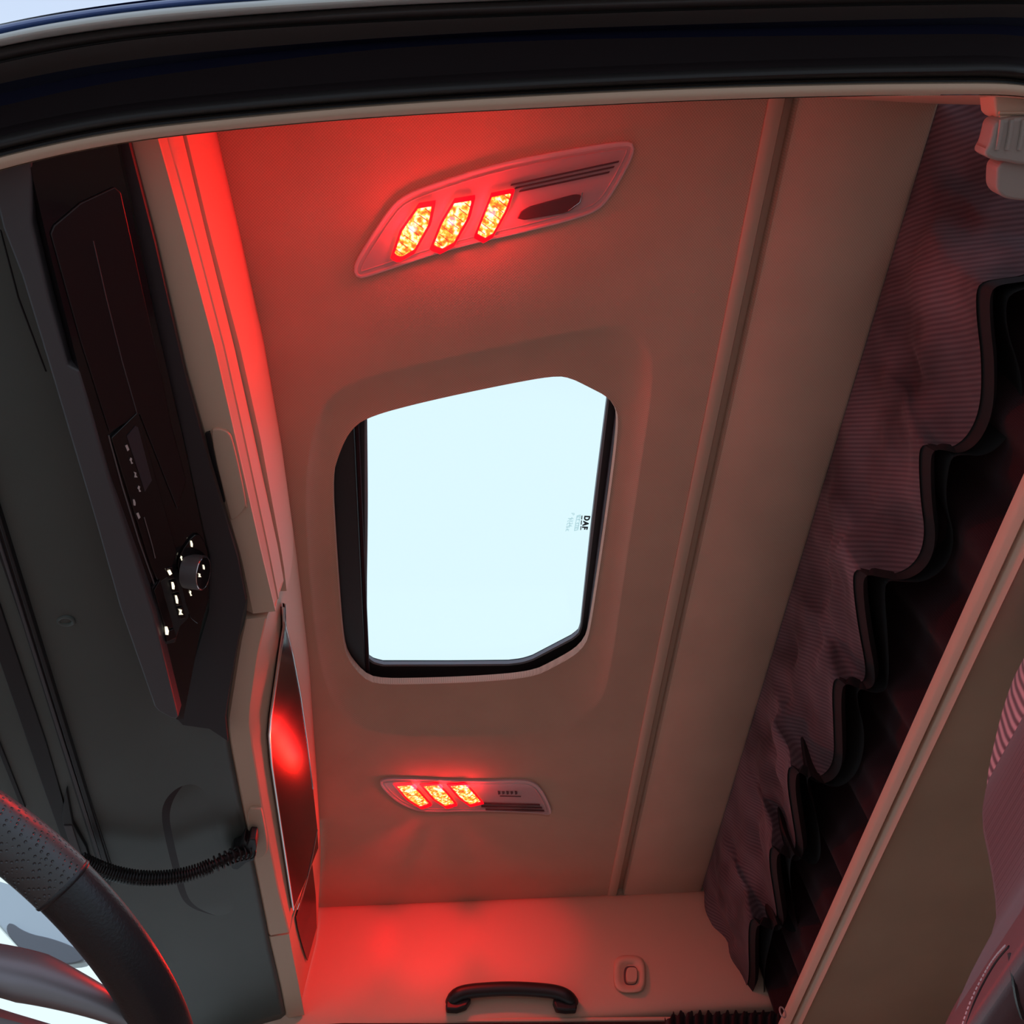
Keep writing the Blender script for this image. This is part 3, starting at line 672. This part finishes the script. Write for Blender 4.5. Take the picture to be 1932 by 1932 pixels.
def ex1(t, z1):
    q = resample(chaikin(px([(972, 417), (985, 393), (1035, 379), (1099, 362), (1094, 382), (1072, 400), (1040, 405)], z=z1-.001), 1), 40, True)
    obj('switch', plate(q, (0, 0, -.004)), 'lampdark', t, bevel=.001, smooth=False)
    obj('switch_edge', tube([W(u, v, z=z1-.006) for u, v in ((1099, 363), (1094, 382), (1072, 398))], .0008, 6), 'chrome', t)
lamp('larger red-lit reading lamp near the driver door, tapering up to the right',
     [(666, 512), (672, 488), (735, 390), (762, 368), (800, 352), (880, 325), (960, 303), (1080, 280), (1180, 265), (1196, 270), (1198, 290), (1166, 350), (1143, 385), (1115, 406), (1000, 437), (850, 470), (690, 525), (674, 526)],
     [[(788, 395), (813, 391), (806, 425), (782, 468), (758, 482), (746, 476), (760, 435)], [(857, 385), (888, 380), (880, 412), (856, 455), (836, 466), (820, 460), (836, 420)], [(928, 373), (963, 366), (952, 398), (930, 438), (916, 446), (902, 438), (915, 405)]],
     [[(965+i*8, 347-6*i+12*i), (1168-i*9, 303-i*0+10*i), (1166-i*9, 306+10*i), (963+i*8, 350+6*i)] for i in (0, 1, 2)],
     ex1, 2.8, (.46, .42), [((-.29, .40, 2.03), 1.7, 80), ((-.28, .80, 2.04), 2.6, 60), ((.62, .80, 1.35), 6.0, 50)])
def ex2(t, z1):
    for k, x in enumerate((939, 947, 955, 963, 971)):
        obj('symbol', plate(px([(x, 1492+k % 2), (x+5, 1493), (x+5, 1498-k % 2), (x+1, 1499)], z=z1-.001), (0, 0, -.0006)), 'lampdark', t, smooth=False)
    obj('symbol', plate(px([(943, 1501), (983, 1502), (983, 1503.5), (943, 1502.5)], z=z1-.001), (0, 0, -.0006)), 'lampdark', t, smooth=False)
lamp('smaller red-lit reading lamp near the passenger wall below the roof hatch',
     [(713, 1477), (724, 1469), (760, 1468), (900, 1474), (985, 1471), (1010, 1477), (1025, 1492), (1043, 1530), (1036, 1539), (1015, 1534), (900, 1530), (800, 1533), (765, 1523), (735, 1503)],
     [[(750, 1483), (776, 1481), (790, 1494), (808, 1514), (792, 1520), (770, 1506)], [(800, 1483), (826, 1481), (840, 1494), (856, 1514), (840, 1519), (820, 1506)], [(851, 1483), (878, 1480), (892, 1495), (906, 1511), (886, 1516), (868, 1503)]],
     [[(900+8*i, 1514+5.5*i), (1018+4*i, 1517+5.5*i), (1019+4*i, 1519+5.5*i), (900+8*i, 1516+5.5*i)] for i in (0, 1, 2)],
     ex2, 2.8, (.26, .20), [((-.24, YF, 2.085), 6, 44), ((.02, YF, 2.09), 5, 40), ((.27, YF, 2.09), 5, 38), ((-.3, 1.3, 2.0), .8, 60)])

# ============================================================ REAR: CURTAIN, LINING, BUNK, SEAT
BOT = [(2350, 380), (2250, 470), (2160, 430), (2060, 500), (1985, 490), (1932, 520), (1890, 525), (1855, 530), (1841, 545), (1842, 600), (1852, 680), (1850, 770), (1825, 825), (1790, 848), (1755, 838), (1736, 840), (1733, 870), (1736, 940), (1746, 1010), (1730, 1060), (1688, 1086), (1640, 1078), (1612, 1072), (1608, 1100), (1618, 1180), (1634, 1260), (1630, 1288), (1605, 1290), (1576, 1275), (1569, 1300), (1572, 1370), (1574, 1430), (1560, 1458), (1535, 1469), (1508, 1456), (1488, 1441), (1484, 1475), (1494, 1540), (1503, 1595), (1493, 1616), (1470, 1606), (1453, 1594), (1450, 1625), (1460, 1690), (1467, 1732), (1455, 1747), (1435, 1740), (1416, 1730), (1411, 1760), (1414, 1855), (1400, 1868), (1388, 1872)]
NS = 420; NR = 22
bp = resample(chaikin(px(BOT, z=1.92), 2, False), NS)
zt_ = 2.2
cur = []
for j in range(NR+1):
    t = j/NR; row = []
    for i in range(NS):
        s = i/(NS-1); top = Vector((.802, .12+(2.285-.12)*s, zt_)); b = bp[i].copy()
        e = t**1.35
        base = Vector((.802+(.845-.802)*e, top.y+(b.y-top.y)*t, zt_+(b.z-zt_)*t))
        dx = (b.x-.845)*e
        wr = (.006*math.sin(s*75+3*math.sin(t*5+s*9))+.004*math.sin(s*160+t*8)+.004*math.sin(s*41-t*13))*math.sin(math.pi*t)
        nv = noise.noise_vector(Vector((top.y*7, t*2.2, 3.1)))*.026*math.sin(math.pi*t)+noise.noise_vector(Vector((top.y*19, t*6, 8.1)))*.011*math.sin(math.pi*t)
        row.append(base+Vector((dx+wr+nv.x, wr*.6+nv.y*.6, 0)))
    cur.append(row)
ct = tag(obj('storage_curtain', grid(cur), 'curtain', ang=80), 'mauve grey pleated curtain with scalloped hem hanging from the ceiling rear edge', 'curtain')
hb = [p+Vector((.012, .0, -.016)) for p in bp]
tag_l = obj('hem_band', grid([[p+Vector((.002, 0, .004)) for p in bp], hb, [p+Vector((.016, .0, .02)) for p in hb]]), 'hem', ct)
o = obj('back_lining', grid([[p+Vector((.045+.02*t+.008*math.sin(i*.09+5*t), .01*math.sin(i*.13), .23*t-.02)) for i, p in enumerate(bp)] for t in lins(0, 1, 10)]), 'hem', ct)
# inner dark curtain behind
rows = []
for j in range(14):
    t = j/13; row = []
    for i in range(300):
        s = i/299; y = .25+2.04*s
        row.append(Vector((.90+(.018*math.sin(s*62+.7*math.sin(s*17))+.008*math.sin(s*131))*(.4+.6*t)+.02*t, y, 2.2-.42*t)))
    rows.append(row)
tag(obj('inner_curtain', grid(rows), 'lining', ang=80, solid=.002), 'very dark red inner curtain hanging behind the mauve pleats', 'curtain')
# bunk: rail and panel
bunk = thing('upper_bunk', 'upper bunk with a beige grooved front rail and flat olive-beige base panel', 'bunk', (.87, 1.5, 1.75))
q1 = Ln([(1932, 948), (1795, 1232), (1480, 1902)], 1.77)
xr = .868
yb = [.25, 2.29]
q2 = Ln([(1932, 1010), (1822, 1232), (1501, 1902)], 1.755); q3 = Ln([(1932, 1018), (1829, 1232), (1505, 1902)], 1.755); q4 = Ln([(1932, 1090), (1857, 1232), (1523, 1902)], 1.74)
x1_, x2_, x3_, x4_ = [sum(q.x)/len(q.x) for q in (q1, q2, q3, q4)]
def strip(name, xz, m, **k): return obj(name, xstrip(xz, yb), m, bunk, **k)
strip('rail', [(x1_+.03, 1.80), (x1_+.002, 1.785), (x1_, 1.770), (x1_+.003, 1.764), (x2_-.003, 1.757), (x2_, 1.759), (x2_+.002, 1.768)], 'beige', ang=50)
strip('rail_groove', [(x2_, 1.772), (x3_+.002, 1.772)], 'black')
strip('rail_edge', [(x3_, 1.768), (x3_+.001, 1.757), (x3_+.004, 1.752), (x4_-.004, 1.743), (x4_, 1.745), (x4_+.002, 1.760)], 'beige', ang=50)
obj('base_panel', box(x4_, 1.44, .25, 2.29, 1.752, 1.762), 'olive', bunk, smooth=False)
obj('mattress_tray', box(x1_+.03, 1.44, .25, 2.29, 1.77, 1.80), 'hem', bunk, smooth=False)
obj('bracket', box(x1_+.012, x1_+.05, 2.25, 2.294, 1.735, 1.775), 'whitepl', bunk, bevel=.004)
ey = W(1475, 1905, z=1.76)
obj('hook', tube([ey+Vector((.006*math.cos(a), .0, .012*math.sin(a)-.006)) for a in lins(0, 6.283, 17)[:-1]], .002, 6, True), 'whitepl', bunk)

# driver seat
seat = thing('driver_seat', 'driver seat back with striped cloth head section and stitched leatherette bolster', 'seat', (.62, .8, .3))
def body(name, pts, y0, y1, m, bev, yp=.90):
    q = resample(chaikin(px(pts, y=yp), 2), 70, True); q = [Vector((p.x, y0, p.z)) for p in q]
    return obj(name, plate(q, (0, y1-y0, 0)), m, seat, bevel=bev)
body('backrest', [(1990, 1180), (1932, 1245), (1902, 1325), (1886, 1390), (1872, 1455), (1857, 1500), (1857, 1545), (1868, 1590), (1879, 1650), (1885, 1700), (1884, 1740), (1850, 1800), (1820, 1860), (1792, 1940), (1770, 2050), (2400, 2100), (2400, 1250), (2150, 1150)], .70, .93, 'seat', .035)
body('head_section', [(2000, 1160), (1928, 1240), (1897, 1325), (1881, 1392), (1868, 1450), (1866, 1492), (1910, 1540), (2050, 1600), (2300, 1600), (2300, 1250), (2150, 1160)], .68, .94, 'stripe', .03)
bol = body('side_bolster', [(1892, 1768), (1864, 1798), (1829, 1850), (1789, 1940), (1757, 2060), (2000, 2060), (1930, 1930), (1912, 1850)], .66, .95, 'seatlea', .008)
from mathutils.bvhtree import BVHTree
bvh = BVHTree.FromPolygons([v.co+seat.location*0 for v in bol.data.vertices], [p.vertices[:] for p in bol.data.polygons])
def onbol(pts, n):
    """stitching laid on the bolster's own surface"""
    out = []
    for u, v in pts:
        d = (ROT @ Vector(((u-CEN)/F_PX, (CEN-v)/F_PX, -1))).normalized(); h = bvh.ray_cast(CAM, d)
        if h[0] is not None: out.append(h[0]-d*.001)
    return resample(chaikin(out, 2, False), n) if len(out) > 2 else []
seam = onbol([(1897, 1784), (1874, 1809), (1850, 1850), (1830, 1892), (1813, 1945)], 25)
for a, b in zip(seam, seam[1:]): obj('stitch', tube([a.lerp(b, .15), a.lerp(b, .75)], .0011, 5), 'thread', seat)
seam2 = onbol([(1904, 1786), (1881, 1812), (1857, 1853), (1837, 1895), (1820, 1948)], 25)
if seam2: obj('seam', tube(seam2, .0013, 6), 'hem', seat)
seam3 = onbol([(1906, 1800), (1912, 1840), (1920, 1890), (1930, 1920)], 20)
if seam3: obj('seam', tube(seam3, .0022, 6), 'leather', seat)
obj('lower_back', box(.60, .85, .70, .93, .72, 1.10), 'seat', seat, bevel=.03)
obj('cushion', box(.14, .72, .48, .98, .60, .74), 'seat', seat, bevel=.04)
obj('pedestal', box(.30, .66, .55, .90, .25, .60), 'black', seat, bevel=.02)

# ============================================================ STEERING WHEEL
WC = Vector((-.371, .686, 1.137)); WN = Vector((.348, .149, .925)).normalized(); WR = .2164; Wr = .0183
wa = WN.cross(Vector((0, 1, 0))).normalized(); wb = WN.cross(wa)
whl = thing('steering_wheel', 'black leather steering wheel with perforated grip and silver-grey spoke, lower left corner', 'steering wheel', WC)
def wp(a, r=WR, h=0): return WC+(wa*math.cos(a)+wb*math.sin(a))*r+WN*h
def scr(p):
    q = ROT.transposed() @ (p-CAM); return (CEN+F_PX*q.x/-q.z, CEN-F_PX*q.y/-q.z) if q.z < -.05 else None
# angle whose centre line meets the leather joint seen at (125, 1665)
best = min((i*.005 for i in range(1257)), key=lambda a: ((scr(wp(a))[0]-125)**2+(scr(wp(a))[1]-1665)**2) if scr(wp(a)) else 1e12)
sgn = 1
pA, pB = scr(wp(best+.15)), scr(wp(best-.15))
if pA and pB and pA[1] > pB[1]: sgn = -1      # the perforated stretch runs up and to the left
arc = lambda a0, a1, n: [wp(best+sgn*(a0+(a1-a0)*i/(n-1))) for i in range(n)]
obj('grip', tube(arc(.006, 1.25, 60), Wr*1.02, 28), 'perf', whl)
obj('rim', tube(arc(-5.04, -.006, 200), Wr*.985, 28), 'leather', whl)
obj('seam_ring', tube(arc(-.010, .010, 5), Wr*1.0, 28, radii=[Wr*.97, Wr*1.035, Wr*1.045, Wr*1.035, Wr*.97]), 'leather', whl)
for a0 in (-.28-.55, 2.55, -1.9):
    e = arc(a0, a0+.01, 2)[0]; d = (e-WC).normalized()
    pth = [WC+d*(WR*k)-WN*(.030*(1-k)) for k in (.2, .45, .7, .88, .98)]
    obj('spoke', tube(pth, .02, 16, radii=[.034, .027, .021, .017, .012], flat=.5, upv=WN.cross(d)), 'silver', whl)
spk = [W(u, v, plane=(WC-WN*.012, WN)) for u, v in ((250, 1925), (215, 1905), (160, 1880), (80, 1850), (0, 1828), (-120, 1810))]
obj('spoke', tube(resample(chaikin(spk, 2, False), 30), .012, 16, radii=[.007+.010*min(1, i/14) for i in range(30)], flat=.6, upv=WN), 'silver', whl)
obj('hub', tube([WC-WN*.06, WC-WN*.05, WC-WN*.005, WC+WN*.004], .06, 32, radii=[.05, .068, .066, .055], upv=wa), 'leather', whl)
obj('column', tube([WC-WN*.06, WC-WN*.28], .035, 20, upv=wa), 'black', whl)

# ============================================================ CORRUGATED CABLE
cb = [(150, 1622, 1.79), (200, 1645, 1.79), (260, 1658, 1.79), (320, 1657, 1.80), (370, 1646, 1.815), (410, 1628, 1.83), (445, 1612, 1.85), (476, 1606, 1.87)]
pth = resample(chaikin([W(u, v, z=z) for u, v, z in cb], 3, False), 500)
cab = thing('corrugated_cable', 'black corrugated cable sagging between the steering wheel and the cupboard handle', 'cable', pth[0])
obj('core', tube(pth[::5], .0075, 10), 'black', cab)
rings_ = bmesh.new()
nr = 62
for i in range(nr):
    s = (i+.5)/nr; k = int(s*499); p = pth[k]; t = (pth[min(499, k+1)]-pth[max(0, k-1)]).normalized()
    x = t.orthogonal().normalized(); y = t.cross(x)
    step = (pth[-1]-pth[0]).length/nr
    rr = .0145 if s < .75 else (.0155 if i % 2 else .0095)
    r = [p+x*(rr-.0015)*math.cos(a)+y*(rr-.0015)*math.sin(a) for a in lins(0, 6.283, 15)[:-1]]
    tube(r, .0019, 5, True, bm=rings_)
o = obj('coils', rings_, 'rubber', cab); o['kind'] = 'stuff'
pc = [(432, 1620), (437, 1606), (452, 1600), (460, 1582), (466, 1592), (470, 1583), (482, 1584), (484, 1600), (480, 1624), (466, 1628), (448, 1642), (438, 1640)]
obj('plug', plate([W(u, v, z=1.862) for u, v in pc], (0, 0, .03)), 'black', cab, bevel=.003)

# ============================================================ PASSENGER WALL FITTINGS
YW = YF-.004
gh = thing('grab_handle', 'black arched grab handle low on the passenger-side wall', 'handle', W(965, 1885, y=YW))
ha = [(852, 1892), (858, 1878), (880, 1870), (930, 1866), (965, 1865), (1010, 1867), (1050, 1871), (1072, 1880), (1080, 1892)]
pp = resample(chaikin([W(u, v, y=YW-(.028 if 0 < i < 8 else .004)) for i, (u, v) in enumerate(ha)], 2, False), 40)
obj('bar', tube(pp, .0165, 16, flat=1.0), 'black', gh)
for l in ([(841, 1896), (845, 1876), (862, 1868), (888, 1870), (888, 1886), (880, 1898), (862, 1904), (842, 1903)], [(1089, 1898), (1086, 1878), (1068, 1869), (1046, 1872), (1044, 1888), (1050, 1903), (1068, 1905), (1088, 1904)]):
    obj('end_mount', plate(px(l, y=YW-.022), (0, .024, 0)), 'black', gh, bevel=.004)
lk = thing('wall_latch', 'small beige square latch button in an oval escutcheon on the passenger wall', 'latch', W(1188, 1838, y=YW))
def rr(cx, cy, a, b, y, n=40, e=3.2, lean=.0):
    out = []
    for i in range(n):
        t = 6.28318*i/n; c_, s_ = math.cos(t), math.sin(t)
        out.append(W(cx+a*math.copysign(abs(c_)**(2/e), c_)+lean*s_, cy+b*math.copysign(abs(s_)**(2/e), s_), y=y))
    return out
o0, o1, o2 = rr(1188, 1838, 31, 36, YW, lean=1), rr(1188, 1838, 29, 34, YW-.010, lean=1), rr(1189, 1838, 19, 24, YW-.010)
obj('escutcheon', grid([o0, o1, rr(1189, 1838, 25, 30, YW-.0125), o2, rr(1189, 1839, 13, 19, YW-.002)] + [rr(1189, 1839, 13*k, 19*k, YW-.002) for k in (.5, .01)], closed=True), 'beige', lk, ang=60)
obj('button_gap', plate(rr(1190, 1841, 13, 18, YW-.003), (0, -.0015, 0)), 'lampdark', lk, smooth=False)
obj('button', plate(rr(1191, 1843, 10.5, 14, YW-.003), (0, -.012, 0)), 'beige', lk, bevel=.0015)
# gathered door curtain at the bottom edge
gc = []
for j in range(5):
    gc.append([W(1255+230*i/200, 1912+5*math.sin(i*.42)+2*math.sin(i*.97)+(0 if i > 12 else 8)-j*(-14), y=YF-.03+.018*math.cos(i*.42)) for i in range(201)])
tag(obj('gathered_curtain', grid(gc), 'lining', solid=.002), 'strip of dark red gathered curtain along the bottom edge beneath the bunk corner', 'curtain')

# pale curtain tie and fitting in the upper right corner
fit = thing('corner_fitting', 'pale lobed plastic and cloth fitting hanging in the top right corner of the door frame', 'fitting', W(1900, 260, z=1.9))
def blob(name, pts, y, th, m, bev, zz):
    q = resample(chaikin(px(pts, z=zz), 2), 60, True); return obj(name, plate(q, (0, 0, th)), m, fit, bevel=bev)
blob('upper_mount', [(1874, 150), (1878, 200), (1882, 235), (1990, 235), (1990, 150)], 0, .04, 'beige', .006, 1.89)
blob('cloth_tie', [(1880, 222), (1872, 255), (1866, 278), (1856, 288), (1862, 297), (1878, 304), (1900, 306), (1925, 312), (1990, 315), (1990, 222)], 0, .03, 'whitepl', .010, 1.875)
blob('lower_tab', [(1884, 300), (1880, 345), (1882, 362), (1895, 375), (1930, 380), (1990, 380), (1990, 300)], 0, .03, 'whitepl', .010, 1.885)
for x in (1886, 1905, 1928):
    obj('crease', tube([W(u, v, z=1.874) for u, v in ((x+4, 225), (x, 255), (x-5, 282))], .003, 8), 'whitepl', fit)
for v in (213, 221): obj('mount_rib', tube([W(u, v, z=1.888) for u in (1885, 1990)], .002, 8), 'beige', fit)

# outside: front kerb mirror seen through the windscreen
km = thing('kerb_mirror', 'grey exterior mirror seen through the windscreen behind the steering wheel', 'mirror', W(80, 1750, y=2.60))
q = resample(chaikin(px([(-40, 1650), (60, 1680), (110, 1720), (165, 1790), (175, 1815), (110, 1820), (50, 1800), (5, 1755), (-40, 1700)], y=2.60), 2), 60, True)
obj('mirror_glass', plate(q, (0, .03, 0)), 'mirror', km, bevel=.006)
q = resample(chaikin(px([(15, 1735), (50, 1760), (100, 1770), (150, 1790), (165, 1812), (110, 1822), (50, 1802), (10, 1760)], y=2.59), 2), 60, True)
obj('mirror_housing', plate(q, (0, .008, 0)), 'gasket', km, bevel=.003)
obj('mirror_arm', tube([W(70, 1690, y=2.62), W(-20, 1560, y=2.6), W(-120, 1500, y=2.5)], .02, 10), 'black', km)
